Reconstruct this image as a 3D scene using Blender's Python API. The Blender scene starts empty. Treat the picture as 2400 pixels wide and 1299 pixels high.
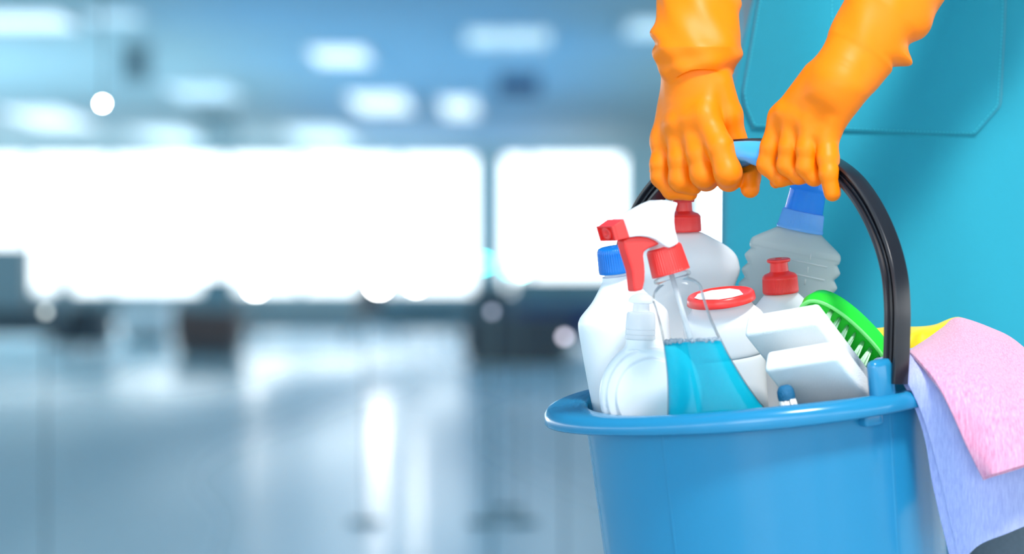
import bpy, bmesh, math, random
import numpy as np
import openvdb
from mathutils import Vector, Matrix, Euler, noise as mnoise

random.seed(7)
rng = np.random.default_rng(7)
SC = bpy.context.scene
COL = SC.collection
R = math.radians
PI = math.pi

# ------------------------------------------------------------------ camera
F = 7212.0          # focal length in pixels of the 2400 wide frame
CX, CY = 1200.0, 649.5
CH = 0.72           # camera height
cd = bpy.data.cameras.new('camera')
cam = bpy.data.objects.new('camera', cd); COL.objects.link(cam)
cam.location = (0, 0, CH); cam.rotation_euler = (R(90), 0, 0)
cd.sensor_width = 36; cd.lens = 36 * F / 2400
cd.clip_end = 300; cd.clip_start = 0.05
cd.dof.use_dof = True
cd.dof.focus_distance = 2.60
cd.dof.aperture_fstop = 3.8
SC.camera = cam

# ------------------------------------------------------------------ world, light, exposure
w = bpy.data.worlds.new('overcast_sky'); SC.world = w; w.use_nodes = True
w.node_tree.nodes['Background'].inputs[0].default_value = (0.90, 0.97, 1.0, 1)
w.node_tree.nodes['Background'].inputs[1].default_value = 3.6
SC.view_settings.view_transform = 'Standard'
SC.view_settings.look = 'None'
SC.view_settings.exposure = 0.0
SC.view_settings.gamma = 1.0
SC.view_settings.use_curve_mapping = False
SC.cycles.use_denoising = True
SC.cycles.max_bounces = 10
SC.cycles.transparent_max_bounces = 24
SC.cycles.caustics_reflective = False
SC.cycles.caustics_refractive = False
SC.cycles.sample_clamp_indirect = 6

def area(name, loc, target, sx, sy, power, color=(1, 1, 1)):
    d = bpy.data.lights.new(name, 'AREA'); d.shape = 'RECTANGLE'
    d.size = sx; d.size_y = sy; d.energy = power; d.color = color
    o = bpy.data.objects.new(name, d); COL.objects.link(o)
    o.location = loc
    o.rotation_euler = (Vector(target) - Vector(loc)).to_track_quat('-Z', 'Y').to_euler()
    return o
# key softlight set from the cast shadows, plus an added fill behind the camera
area('key_light', (0.78, 0.95, 3.0), (0.24, 2.60, 0.70), 0.55, 0.45, 108, (1.0, 0.98, 0.95))
area('fill_behind', (-0.9, -3.6, 1.6), (0.2, 2.6, 0.8), 2.6, 1.9, 46, (0.97, 0.99, 1.0))
# unseen strip lights added along the side walls to brighten the ceiling
area('side_fill_left', (-14.6, 36, 0.9), (0, 38, 3.4), 1.6, 44, 24000, (0.82, 0.94, 1.0))
area('side_fill_right', (14.6, 36, 0.9), (0, 38, 3.4), 1.6, 44, 24000, (0.82, 0.94, 1.0))

# ------------------------------------------------------------------ basic helpers
def P(px, py, Y):
    return Vector(((px - CX) / F * Y, Y, CH - (py - CY) / F * Y))

def mat(name, col, rough=0.5, **k):
    m = bpy.data.materials.new(name); m.use_nodes = True
    b = m.node_tree.nodes['Principled BSDF']
    b.inputs['Base Color'].default_value = (*col, 1)
    b.inputs['Roughness'].default_value = rough
    for a, v in k.items():
        if a in ('bump', 'vary', 'bscale', 'vscale'): continue
        b.inputs[a.replace('_', ' ')].default_value = v
    nt = m.node_tree; N = nt.nodes; L = nt.links
    if 'bump' in k or 'vary' in k:
        tc = N.new('ShaderNodeTexCoord')
    if 'bump' in k:
        t = N.new('ShaderNodeTexNoise'); t.inputs['Scale'].default_value = k.get('bscale', 200); t.inputs['Detail'].default_value = 4
        L.new(tc.outputs['Object'], t.inputs['Vector'])
        bp = N.new('ShaderNodeBump'); bp.inputs['Strength'].default_value = k['bump']; bp.inputs['Distance'].default_value = 0.002
        L.new(t.outputs['Fac'], bp.inputs['Height']); L.new(bp.outputs['Normal'], b.inputs['Normal'])
    if 'vary' in k:
        t = N.new('ShaderNodeTexNoise'); t.inputs['Scale'].default_value = k.get('vscale', 20); t.inputs['Detail'].default_value = 5
        L.new(tc.outputs['Object'], t.inputs['Vector'])
        mx = N.new('ShaderNodeMix'); mx.data_type = 'RGBA'
        v = k['vary']
        mx.inputs['A'].default_value = (*[c * (1 - v) for c in col], 1)
        mx.inputs['B'].default_value = (*[min(1, c * (1 + v)) for c in col], 1)
        L.new(t.outputs['Fac'], mx.inputs['Factor']); L.new(mx.outputs['Result'], b.inputs['Base Color'])
    return m

def emit(name, col, strength):
    m = bpy.data.materials.new(name); m.use_nodes = True
    b = m.node_tree.nodes['Principled BSDF']
    b.inputs['Base Color'].default_value = (*col, 1)
    b.inputs['Emission Color'].default_value = (*col, 1)
    b.inputs['Emission Strength'].default_value = strength
    return m

WM = {}
def thing(name, label, cat, M=None, group=None):
    o = bpy.data.objects.new(name, None); COL.objects.link(o)
    M = M or Matrix.Identity(4)
    if isinstance(M, Vector): M = Matrix.Translation(M)
    o.empty_display_size = 0.02
    o.matrix_world = M; WM[o.name] = M.copy()
    o['label'] = label; o['category'] = cat
    if group: o['group'] = group
    return o

def mk(name, verts, faces, m, parent=None, local=False, smooth=True, label=None, kind=None, M=None, recalc=False):
    """one mesh object; verts in world space unless local (then in the thing's / M's frame)"""
    me = bpy.data.meshes.new(name)
    vs = [Vector(v) for v in verts]
    if parent is not None and not local:
        inv = WM[parent.name].inverted(); vs = [inv @ v for v in vs]
    if M is not None: vs = [M @ v for v in vs]
    me.from_pydata(vs, [], faces)
    if recalc:
        bm = bmesh.new(); bm.from_mesh(me); bmesh.ops.recalc_face_normals(bm, faces=bm.faces); bm.to_mesh(me); bm.free()
    me.materials.append(m)
    if smooth: me.polygons.foreach_set('use_smooth', [True] * len(me.polygons))
    me.update()
    o = bpy.data.objects.new(name, me); COL.objects.link(o)
    if parent is not None:
        o.parent = parent; WM[o.name] = WM[parent.name].copy()
    else:
        WM[o.name] = Matrix.Identity(4)
    if label: o['label'] = label
    if kind: o['kind'] = kind
    return o

def auto_smooth(o, ang=35):
    me = o.data; bm = bmesh.new(); bm.from_mesh(me)
    for e in bm.edges:
        if len(e.link_faces) == 2 and e.calc_face_angle(0) > R(ang): e.smooth = False
    bm.to_mesh(me); bm.free(); return o

def loft(rings, close_u=True, cap0=True, cap1=True):
    """rings: list of lists of points, equal count"""
    V = []; Fc = []
    n = len(rings[0])
    for r in rings: V += [Vector(p) for p in r]
    for i in range(len(rings) - 1):
        for j in range(n if close_u else n - 1):
            k = (j + 1) % n
            Fc.append((i*n + j, i*n + k, (i+1)*n + k, (i+1)*n + j))
    if cap0: Fc.append(tuple(reversed(range(n))))
    if cap1: Fc.append(tuple(range((len(rings)-1)*n, len(rings)*n)))
    return V, Fc

def sup(rx, ry, z, n=48, p=2.0, cx=0, cy=0, mod=None):
    out = []
    for i in range(n):
        a = 2*PI*i/n; c, s = math.cos(a), math.sin(a)
        x = math.copysign(abs(c)**(2/p), c); y = math.copysign(abs(s)**(2/p), s)
        f = mod(i, a) if mod else 1
        out.append((cx + rx*x*f, cy + ry*y*f, z))
    return out

def smoothprof(pts, sub=6):
    """Catmull-Rom through (z, a, b, ...) tuples"""
    pts = [np.array(p, float) for p in pts]
    out = []
    for i in range(len(pts)-1):
        p0 = pts[max(i-1, 0)]; p1 = pts[i]; p2 = pts[i+1]; p3 = pts[min(i+2, len(pts)-1)]
        for k in range(sub):
            t = k/sub
            out.append(0.5*((2*p1) + (-p0+p2)*t + (2*p0-5*p1+4*p2-p3)*t*t + (-p0+3*p1-3*p2+p3)*t**3))
    out.append(pts[-1]); return out

def frame(px, py, Y, roll=0, pitch=0, yaw=0):
    """local frame at a point; local z = up axis; roll>0 leans the top to the picture's right, pitch>0 leans the top to the camera"""
    return Matrix.Translation(P(px, py, Y)) @ Matrix.Rotation(R(roll), 4, 'Y') @ Matrix.Rotation(R(pitch), 4, 'X') @ Matrix.Rotation(R(yaw), 4, 'Z')

def boxvf(lo, hi):
    x0, y0, z0 = lo; x1, y1, z1 = hi
    V = [(x0,y0,z0),(x1,y0,z0),(x1,y1,z0),(x0,y1,z0),(x0,y0,z1),(x1,y0,z1),(x1,y1,z1),(x0,y1,z1)]
    return V, [(0,3,2,1),(4,5,6,7),(0,1,5,4),(1,2,6,5),(2,3,7,6),(3,0,4,7)]

def boxes(*bs):
    V = []; Fc = []
    for lo, hi in bs:
        v, f = boxvf(lo, hi); n = len(V); V += v; Fc += [tuple(i+n for i in q) for q in f]
    return V, Fc

def bevel(o, wd, seg=3, ang=40):
    md = o.modifiers.new('b', 'BEVEL'); md.width = wd; md.segments = seg; md.limit_method = 'ANGLE'; md.angle_limit = R(ang)
    md.harden_normals = False
    return o

def extrude(poly, e, cap=True):
    """poly: list of world Vectors, e: extrusion vector"""
    n = len(poly)
    V = [Vector(p) for p in poly] + [Vector(p) + e for p in poly]
    Fc = [tuple(range(n)), tuple(reversed(range(n, 2*n)))]
    for i in range(n):
        k = (i+1) % n; Fc.append((i, i+n, k+n, k))
    return V, Fc

def tube(path, rad, n=12, cap=True):
    path = [Vector(p) for p in path]; rings = []
    up = Vector((0, 1, 0.01))
    for i, p in enumerate(path):
        t = (path[min(i+1, len(path)-1)] - path[max(i-1, 0)]).normalized()
        a = t.cross(up)
        if a.length < 1e-4: a = t.cross(Vector((1, 0, 0)))
        a.normalize(); b = t.cross(a)
        r = rad[i] if hasattr(rad, '__len__') else rad
        rings.append([p + a*math.cos(2*PI*k/n)*r + b*math.sin(2*PI*k/n)*r for k in range(n)])
    return loft(rings, True, cap, cap)

def join_vf(*parts):
    V = []; Fc = []
    for v, f in parts:
        n = len(V); V += list(v); Fc += [tuple(i+n for i in q) for q in f]
    return V, Fc

def icos(c, r, sub=1):
    bm = bmesh.new(); bmesh.ops.create_icosphere(bm, subdivisions=sub, radius=r)
    V = [v.co + Vector(c) for v in bm.verts]; Fc = [tuple(v.index for v in f.verts) for f in bm.faces]; bm.free()
    return V, Fc

# signed distance helpers (numpy)
def cone_sdf(X, a, ra, b, rb):
    a = np.array(a, float); b = np.array(b, float); d = b - a; L2 = (d*d).sum()
    t = np.clip(((X - a) @ d) / L2, 0, 1)
    return np.linalg.norm(X - a - t[..., None]*d, axis=-1) - (ra + (rb-ra)*t)
def smin(a, b, k):
    h = np.clip(0.5 + 0.5*(b-a)/k, 0, 1)
    return b*(1-h) + a*h - k*h*(1-h)
def smax(a, b, k): return -smin(-a, -b, k)
def grid_mesh(f, lo, hi, step):
    lo = np.array(lo, float); hi = np.array(hi, float)
    n = np.ceil((hi-lo)/step).astype(int) + 1
    ax = [lo[i] + step*np.arange(n[i]) for i in range(3)]
    out = np.empty(n, np.float32)
    for i0 in range(0, n[0], 16):
        X = np.stack(np.meshgrid(ax[0][i0:i0+16], ax[1], ax[2], indexing='ij'), -1)
        out[i0:i0+16] = f(X)
    g = openvdb.FloatGrid(background=float(3*step))
    g.copyFromArray(np.clip(out, -3*step, 3*step))
    p, q = g.convertToQuads(isovalue=0.0)
    return lo + p.astype(float)*step, [tuple(int(i) for i in r) for r in q]

# ------------------------------------------------------------------ materials
M_floor = mat('polished_floor', (0.52, 0.70, 0.77), 0.16, vary=0.08, vscale=0.35)
M_floor.node_tree.nodes['Principled BSDF'].inputs['Specular IOR Level'].default_value = 0.9
nt = M_floor.node_tree; N_ = nt.nodes; L_ = nt.links
t_ = N_.new('ShaderNodeTexNoise'); t_.inputs['Scale'].default_value = 1.0; t_.inputs['Detail'].default_value = 1
tc_ = N_.new('ShaderNodeTexCoord'); mp_ = N_.new('ShaderNodeMapping'); mp_.inputs['Scale'].default_value = (0.5, 0.06, 1); L_.new(tc_.outputs['Object'], mp_.inputs[0]); L_.new(mp_.outputs[0], t_.inputs['Vector'])
mr_ = N_.new('ShaderNodeMapRange'); mr_.inputs['From Min'].default_value = 0.35; mr_.inputs['From Max'].default_value = 0.65
mr_.inputs['To Min'].default_value = 0.16; mr_.inputs['To Max'].default_value = 0.38
L_.new(t_.outputs['Fac'], mr_.inputs['Value']); L_.new(mr_.outputs['Result'], N_['Principled BSDF'].inputs['Roughness'])

M_ceil = mat('light_tinted_ceiling', (0.3, 0.45, 0.5), 0.7)
nt = M_ceil.node_tree; N_ = nt.nodes; L_ = nt.links
tc_ = N_.new('ShaderNodeTexCoord'); sp_ = N_.new('ShaderNodeSeparateXYZ'); L_.new(tc_.outputs['Object'], sp_.inputs[0])
t_ = N_.new('ShaderNodeTexNoise'); t_.inputs['Scale'].default_value = 0.22; L_.new(tc_.outputs['Object'], t_.inputs['Vector'])
ma_ = N_.new('ShaderNodeMath'); ma_.operation = 'MULTIPLY_ADD'; L_.new(t_.outputs['Fac'], ma_.inputs[0]); ma_.inputs[1].default_value = 2.5
L_.new(sp_.outputs['X'], ma_.inputs[2])
rp_ = N_.new('ShaderNodeValToRGB'); e = rp_.color_ramp.elements
mr_ = N_.new('ShaderNodeMapRange'); mr_.inputs['From Min'].default_value = -6; mr_.inputs['From Max'].default_value = 6
L_.new(ma_.outputs[0], mr_.inputs['Value']); L_.new(mr_.outputs['Result'], rp_.inputs['Fac'])
e[0].position = 0.28; e[0].color = (0.42, 0.60, 0.66, 1)  # light tint put into the colour: blue middle, greyer towards the sides
e[1].position = 0.76; e[1].color = (0.30, 0.44, 0.49, 1)
x_ = e.new(0.42); x_.color = (0.30, 0.60, 0.86, 1)
x_ = e.new(0.62); x_.color = (0.26, 0.55, 0.82, 1)
L_.new(rp_.outputs['Color'], N_['Principled BSDF'].inputs['Base Color'])

M_wall = mat('grey_blue_wall', (0.30, 0.45, 0.50), 0.7, vary=0.1, vscale=0.8)
M_wall_low = mat('dark_wall_panel', (0.10, 0.16, 0.19), 0.6)
M_frame = mat('pale_window_frame', (0.45, 0.62, 0.70), 0.5)
M_base = mat('dark_baseboard', (0.05, 0.08, 0.10), 0.5)

def glass(name, tint=(1, 1, 1), ior=1.35, rough=0.0, edge=None):
    m = bpy.data.materials.new(name); m.use_nodes = True
    nt = m.node_tree; N = nt.nodes; L = nt.links; N.clear()
    out = N.new('ShaderNodeOutputMaterial'); tr = N.new('ShaderNodeBsdfTransparent'); gl = N.new('ShaderNodeBsdfGlossy')
    tr.inputs[0].default_value = (*tint, 1); gl.inputs['Roughness'].default_value = rough
    fr = N.new('ShaderNodeFresnel'); fr.inputs['IOR'].default_value = ior
    mx = N.new('ShaderNodeMixShader'); fm = N.new('ShaderNodeMath'); fm.operation = 'MULTIPLY'; fm.inputs[1].default_value = 0.75
    L.new(fr.outputs[0], fm.inputs[0]); L.new(fm.outputs[0], mx.inputs[0]); L.new(tr.outputs[0], mx.inputs[1]); L.new(gl.outputs[0], mx.inputs[2])
    L.new(mx.outputs[0], out.inputs[0])
    return m
M_pane = glass('window_glass', (0.97, 0.99, 1.0), 1.2)

# ------------------------------------------------------------------ the hall (structure)
D = 60.0; H = 3.3; XW = 15.0; YB = -6.0
SILL = 0.40; HEAD = 3.10
def struct(name, vf, m, **k):
    return mk(name, vf[0], vf[1], m, smooth=False, kind='structure', **k)
struct('floor', boxes(((-XW, YB, -0.2), (XW, D+0.3, 0))), M_floor)
struct('ceiling', boxes(((-XW, YB, H), (XW, D+0.3, H+0.2))), M_ceil)
def BX(px): return (px - CX)/F*D
# far wall: sill strip, header, solid right part
wr0, wr1 = BX(1468), BX(1640)
gr0, gr1 = BX(1702), BX(1860)
struct('wall_far', boxes(((-XW, D, 0), (BX(1465), D+0.3, SILL)), ((-XW, D, HEAD), (BX(1465), D+0.3, H)),
                         ((BX(1465), D, 0), (wr1, D+0.3, H)), ((wr1, D, HEAD), (gr0, D+0.3, H)), ((wr1, D, 0), (gr0, D+0.3, SILL)),
                         ((gr0, D, 0), (XW, D+0.3, H))), M_wall)
struct('wall_far_lower', boxes(((-XW, D-0.06, 0.12), (BX(1465), D-0.002, SILL-0.03))), M_wall_low)
struct('baseboard_far', boxes(((-XW, D-0.10, 0), (XW, D-0.062, 0.12))), M_base)
def window_wall(name, x0, x1, y0, y1, axis):
    # side walls and back wall: low strip, header and piers between big openings
    bs = []
    if axis == 'y':
        bs += [((x0, y0, 0), (x1, y1, SILL)), ((x0, y0, HEAD), (x1, y1, H))]
        y = y0
        while y < y1:
            bs.append(((x0, y, SILL), (x1, y+0.4, HEAD))); y += 6.0
    else:
        bs += [((x0, y0, 0), (x1, y1, SILL)), ((x0, y0, HEAD), (x1, y1, H))]
        x = x0
        while x < x1:
            bs.append(((x, y0, SILL), (x+0.4, y1, HEAD))); x += 5.0
    struct(name, boxes(*bs), M_wall)
window_wall('wall_left', -XW-0.3, -XW, YB, D, 'y')
window_wall('wall_right', XW, XW+0.3, YB, D, 'y')
window_wall('wall_back', -XW, XW, YB-0.3, YB, 'x')

def window(n, x0, x1, sill=SILL, head=HEAD):
    o = bpy.data.objects.new('window_%d' % n, None); COL.objects.link(o); o.location = (0.5*(x0+x1), D+0.1, sill)
    WM[o.name] = Matrix.Translation(o.location); o['kind'] = 'structure'
    t = 0.05
    fr = mk('window_frame', *boxes(((x0, D+0.05, sill), (x0+t, D+0.15, head)), ((x1-t, D+0.05, sill), (x1, D+0.15, head)),
            ((x0+t, D+0.05, sill), (x1-t, D+0.15, sill+t)), ((x0+t, D+0.05, head-t), (x1-t, D+0.15, head))), M_frame, o, smooth=False)
    mk('pane', *boxes(((x0+t, D+0.09, sill+t), (x1-t, D+0.10, head-t))), M_pane, o, smooth=False)
xs = [-460, -260, -60, 66, 256, 532, 704, 936, 1116]
k = 1
for a, b in zip(xs[:-1], xs[1:]):
    window(k, BX(a), BX(b)); k += 1
window(k, BX(1176), BX(1240)); k += 1
window(k, BX(1240), BX(1465)); k += 1
window(k, wr1, gr0); k += 1
x = -XW
struct('wall_far_pier', boxes(((BX(1116), D-0.3, 0), (BX(1176), D+0.3, H))), M_wall)

# ceiling light panels (real lamps of the hall)
M_panel = emit('light_panel', (0.80, 0.93, 1.0), 1.15)
M_panel_dim = emit('light_panel_dim', (0.62, 0.84, 0.95), 0.75)
M_metal = mat('painted_metal', (0.55, 0.65, 0.70), 0.4)
LP = [(45, 45, 1.0, 1.6, 0, 'nearest ceiling light panel at the far left edge of the hall ceiling'),
      (265, 38, 0.5, 1.0, 1, 'dim ceiling light panel second from the left in the nearest row'),
      (798, 128, 0.62, 2.4, 0, 'bright ceiling light panel left of the large central blue ceiling area'),
      (1190, 85, 0.85, 2.0, 1, 'wide pale ceiling light panel nearest in the middle of the blue ceiling'),
      (480, 214, 0.85, 3.0, 1, 'pale ceiling light panel directly above the hanging dark sign'),
      (115, 275, 1.0, 5.0, 0, 'whitish ceiling light panel low at left above the first windows'),
      (893, 240, 0.8, 4.5, 0, 'brightest ceiling light panel above the middle windows'),
      (1077, 250, 0.5, 4.5, 0, 'small squarish ceiling light panel right of the brightest one'),
      (763, 326, 1.0, 9.0, 1, 'farthest ceiling light panel just above the third pair of windows'),
      (405, 322, 0.9, 7.0, 1, 'faint ceiling light panel far off at left of the grey box'),
      (1532, 62, 0.5, 1.8, 1, 'faint ceiling light panel beside the orange gloved forearm')]
for px, py, wd, ln, dim, lab in LP:
    Y = (H-CH)*F/(CY-py); X = (px-CX)/F*Y
    o = thing('ceiling_light', lab, 'light', Vector((X, Y, H)), 'ceiling light panels of the hall')
    mk('frame', *boxes(((-wd/2-.04, -ln/2-.04, -.03), (wd/2+.04, -ln/2, 0)), ((-wd/2-.04, ln/2, -.03), (wd/2+.04, ln/2+.04, 0)),
        ((-wd/2-.04, -ln/2, -.03), (-wd/2, ln/2, 0)), ((wd/2, -ln/2, -.03), (wd/2+.04, ln/2, 0))), M_metal, o, local=True, smooth=False)
    mk('diffuser', *boxes(((-wd/2, -ln/2, -.02), (wd/2, ln/2, -.004))), M_panel_dim if dim else M_panel, o, local=True, smooth=False)

# hanging signs / ducts
M_dark_blue = mat('deep_blue_metal', (0.03, 0.12, 0.28), 0.5)
M_dark_teal = mat('dark_teal_metal', (0.05, 0.11, 0.13), 0.5)
M_grey_box = mat('grey_teal_metal', (0.20, 0.30, 0.34), 0.6)
def hanging(px0, py0, px1, py1, Y, th, m, name, label, cat):
    a = P(px0, py0, Y); b = P(px1, py1, Y)
    cx = (a.x+b.x)/2; o = thing(name, label, cat, Vector((cx, Y, b.z)))
    hw = (b.x-a.x)/2; h = a.z-b.z
    mk('panel', *boxes(((-hw, -th/2, 0), (hw, th/2, h))), m, o, local=True, smooth=False)
    for s in (-1, 1):
        mk('rod', *boxes(((s*hw*.7-.012, -.012, h), (s*hw*.7+.012, .012, H-b.z))), M_metal, o, local=True, smooth=False)
hanging(455, 262, 548, 284, 38, .3, M_dark_teal, 'hanging_sign', 'dark sign bar hanging under the hall ceiling at left of centre', 'sign')
hanging(475, 292, 560, 352, 46, .6, M_grey_box, 'hanging_duct', 'grey box hanging above the windows below the dark sign', 'duct')
hanging(1165, 178, 1265, 222, 31, .3, M_dark_blue, 'hanging_sign', 'deep blue sign hanging under the blue ceiling right of centre', 'sign')
hanging(285, 108, 355, 190, 34, .3, M_grey_box, 'hanging_banner', 'faint grey banner hanging at left under the ceiling', 'banner')

# hall furniture, strongly out of focus
M_slate = mat('slate_laminate', (0.035, 0.065, 0.09), 0.5, vary=.15, vscale=3)
M_brown = mat('brown_laminate', (0.10, 0.07, 0.07), 0.5, vary=.15, vscale=3)
M_navy = mat('navy_upholstery', (0.02, 0.05, 0.20), 0.7)
M_teal = mat('teal_laminate', (0.04, 0.10, 0.13), 0.5)
M_pale = mat('pale_laminate', (0.60, 0.68, 0.72), 0.4)
def cabinet(px0, px1, pytop, Y, dep, m, name, label, cat, kind='cab', leg=0.1):
    x0 = (px0-CX)/F*Y; x1 = (px1-CX)/F*Y; top = CH-(pytop-CY)/F*Y; cx = (x0+x1)/2; hw = (x1-x0)/2
    o = thing(name, label, cat, Vector((cx, Y, 0)))
    mk('body', *boxes(((-hw, 0, leg), (hw, dep, top-.03))), m, o, local=True, smooth=False)
    mk('top', *boxes(((-hw-.02, -.02, top-.03), (hw+.02, dep+.02, top))), m, o, local=True, smooth=False)
    mk('base', *boxes(((-hw+.04, .04, 0), (hw-.04, dep-.04, leg))), M_base, o, local=True, smooth=False)
    n = max(1, int(round(2*hw/.7)))
    for i in range(n):
        a = -hw + 2*hw*i/n + .02; b = -hw + 2*hw*(i+1)/n - .02
        d = mk('door', *boxes(((a, -.015, leg+.03), (b, 0, top-.06))), m, o, local=True, smooth=False)
    return o
def bench(px0, px1, pytop, Y, m, label, seat=0.42, dep=0.7):
    x0 = (px0-CX)/F*Y; x1 = (px1-CX)/F*Y; top = CH-(pytop-CY)/F*Y; cx = (x0+x1)/2; hw = (x1-x0)/2
    o = thing('bench', label, 'bench', Vector((cx, Y, 0)))
    bevel(mk('seat', *boxes(((-hw, 0, .12), (hw, dep, seat*top/.8))), m, o, local=True, smooth=False), .02)
    bevel(mk('backrest', *boxes(((-hw, dep-.15, .12), (hw, dep, top))), m, o, local=True, smooth=False), .02)
    for sx in (-1, 1):
        bevel(mk('armrest', *boxes(((sx*hw-.05, 0, .12), (sx*hw+.05, dep, top*.8))), m, o, local=True, smooth=False), .02)
        for y in (.06, dep-.1):
            mk('leg', *boxes(((sx*(hw-.08)-.03, y, 0), (sx*(hw-.08)+.03, y+.05, .12))), M_metal, o, local=True, smooth=False)
cabinet(-120, 64, 572, 50, .8, M_teal, 'kiosk', 'tall dark teal kiosk at the left edge before the windows', 'kiosk')
cabinet(132, 160, 632, 48, .5, M_teal, 'kiosk', 'narrow dark kiosk standing second from the left edge', 'kiosk')
bench(-140, 120, 725, 31, M_slate, 'long dark slate bench at the far left below the kiosk')
bench(135, 232, 722, 27, M_slate, 'short dark slate bench right of the long dark bench')
cabinet(468, 545, 648, 46, .7, M_teal, 'kiosk', 'dark teal kiosk with brown cabinet before it, left of centre', 'kiosk')
cabinet(405, 560, 728, 28, .8, M_brown, 'cabinet', 'low brownish cabinet before the middle kiosk', 'cabinet')
cabinet(838, 902, 648, 47, .7, M_brown, 'kiosk', 'brown grey kiosk under the white table lamp', 'kiosk')
cabinet(880, 1120, 702, 44, .8, M_teal, 'counter', 'long dark grey counter under the two white lamps', 'counter')
cabinet(1108, 1190, 668, 33, .7, M_slate, 'counter', 'dark counter below the teal lamp at the pier', 'counter')
bench(1200, 1420, 718, 29, M_navy, 'long dark navy blue bench behind the white bottle')
cabinet(1200, 1460, 648, 45, .8, M_teal, 'counter', 'tall dark teal counter behind the navy bench', 'counter')
cabinet(560, 840, 700, 52, .8, M_grey_box, 'counter', 'long grey counter under the middle windows', 'counter')
cabinet(240, 400, 690, 54, .8, M_grey_box, 'counter', 'grey counter before the second big window at left', 'counter')
bench(572, 835, 752, 34, M_grey_box, 'long grey bench before the grey counter in the middle')
cabinet(1085, 1345, 742, 25, .8, M_slate, 'counter', 'low dark slate counter nearest to the bucket rim', 'counter')
bench(905, 1070, 748, 36, M_slate, 'dark slate bench under the two white lamps')
# pale pillars standing on the floor give bright upright streaks
for px0, px1, pyt, Y, lab in [(282, 390, 655, 33, 'white display cube standing left of the brown cabinet')]:
    cabinet(px0, px1, pyt+50, Y, .8, M_pale, 'display_cube', lab, 'display')

# small lamps seen as bright discs
def lamp(px, py, Y, r, col, st, label, hang=False):
    m = emit('lamp_glow', col, st)
    c = P(px, py, Y)
    o = thing('globe_lamp' if not hang else 'pendant_lamp', label, 'lamp', Vector((c.x, c.y, H if hang else 0)))
    v, f = icos((0, 0, 0), r, 2)
    mk('globe', [Vector(p)+c for p in v], f, m, o)
    if hang:
        mk('cord', *boxes(((-.002, -.002, c.z-H+r*.9), (.002, .002, 0))), M_dark_teal, o, local=True, smooth=False)
    else:
        mk('post', *boxes(((-.0025, -.0025, 0), (.0025, .0025, c.z-r*.9))), M_dark_teal, o, local=True, smooth=False)
        mk('base', *loft([sup(.05, .05, 0, 16), sup(.05, .05, .008, 16)]), M_dark_teal, o, local=True, smooth=False)
lamp(240, 243, 6.5, .006, (1, 1, .92), 90, 'white pendant lamp glowing alone below the grey ceiling at left', True)
lamp(600, 672, 24, .04, (1, 1, .95), 40, 'white globe lamp left of the middle at window sill height')
lamp(888, 665, 22, .045, (1, .98, .95), 60, 'largest white globe lamp in the middle of the hall')
lamp(975, 664, 18, .03, (1, 1, .93), 40, 'white globe lamp right beside the largest one')
lamp(1134, 617, 9, .016, (0.05, .80, .74), 22, 'teal globe lamp before the pier between the windows')
lamp(1222, 634, 9, .014, (0.25, .95, .85), 40, 'pale teal globe lamp nearest to the white bottle')
lamp(1190, 630, 9.5, .014, (0.10, .65, .65), 10, 'dim teal globe lamp behind the pale teal one')
lamp(856, 628, 9, .014, (0.10, .85, .85), 20, 'faint teal globe lamp left above the largest white one')
lamp(107, 731, 7, .008, (0.8, .85, .80), 2.5, 'small dim globe lamp before the dark bench at left')
lamp(1153, 731, 7, .008, (0.6, .65, .80), 1.6, 'small dim violet globe lamp before the dark counter')
lamp(1323, 790, 7, .008, (0.9, .85, 1.0), 4, 'small pale globe lamp left of the white bottle')

# ------------------------------------------------------------------ bucket
M_blue = mat('blue_bucket_plastic', (0.016, 0.215, 0.41), 0.2, bump=0.02, bscale=60)
M_black = mat('black_handle_plastic', (0.012, 0.011, 0.016), 0.28)
M_grip = mat('blue_grip_plastic', (0.07, 0.42, 0.85), 0.3)
BC = P(1784, 910, 2.60)
BM = Matrix.Translation(BC) @ Matrix.Rotation(R(-5.6), 4, 'Y') @ Matrix.Rotation(R(4.6), 4, 'X')
bucket = thing('bucket', 'blue plastic bucket full of cleaning supplies held by gloved hands', 'bucket', BM)
R0 = 0.151; RT = 0.043; BH = 0.27; NB = 160
def wall_r(z): return R0 + RT*z            # z negative downwards
def angd(a, b):
    d = (a-b+PI) % (2*PI) - PI; return abs(d)
def outer(phi):
    s = max(0, 1-angd(phi, R(184))/R(58)); s = s*s*(3-2*s)
    return R0 + 0.0155 + 0.018*s
rings = []
prof = [(0, -BH+.004, 1), (wall_r(-BH)-.004, -BH+.004, 0), (wall_r(-BH)-.003, -BH+.010, 0)]
zz = np.linspace(-BH+.02, -.004, 14)
body = []
for r_, z_ in [(0.02, -BH+.004), (wall_r(-BH)-.006, -BH+.004), (wall_r(-BH)-.003, -BH+.010)] + [(wall_r(z)-.0025, z) for z in zz] + \
             [(wall_r(z), z) for z in zz[::-1]] + [(wall_r(-BH)+.0, -BH+.006), (wall_r(-BH)-.004, -BH), (0.02, -BH)]:
    body.append([(r_*math.cos(2*PI*i/NB), r_*math.sin(2*PI*i/NB), z_) for i in range(NB)])
v, f = loft(body)
auto_smooth(mk('bucket_body', v, f, M_blue, bucket, local=True, recalc=True), 40)
rim = []
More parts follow.
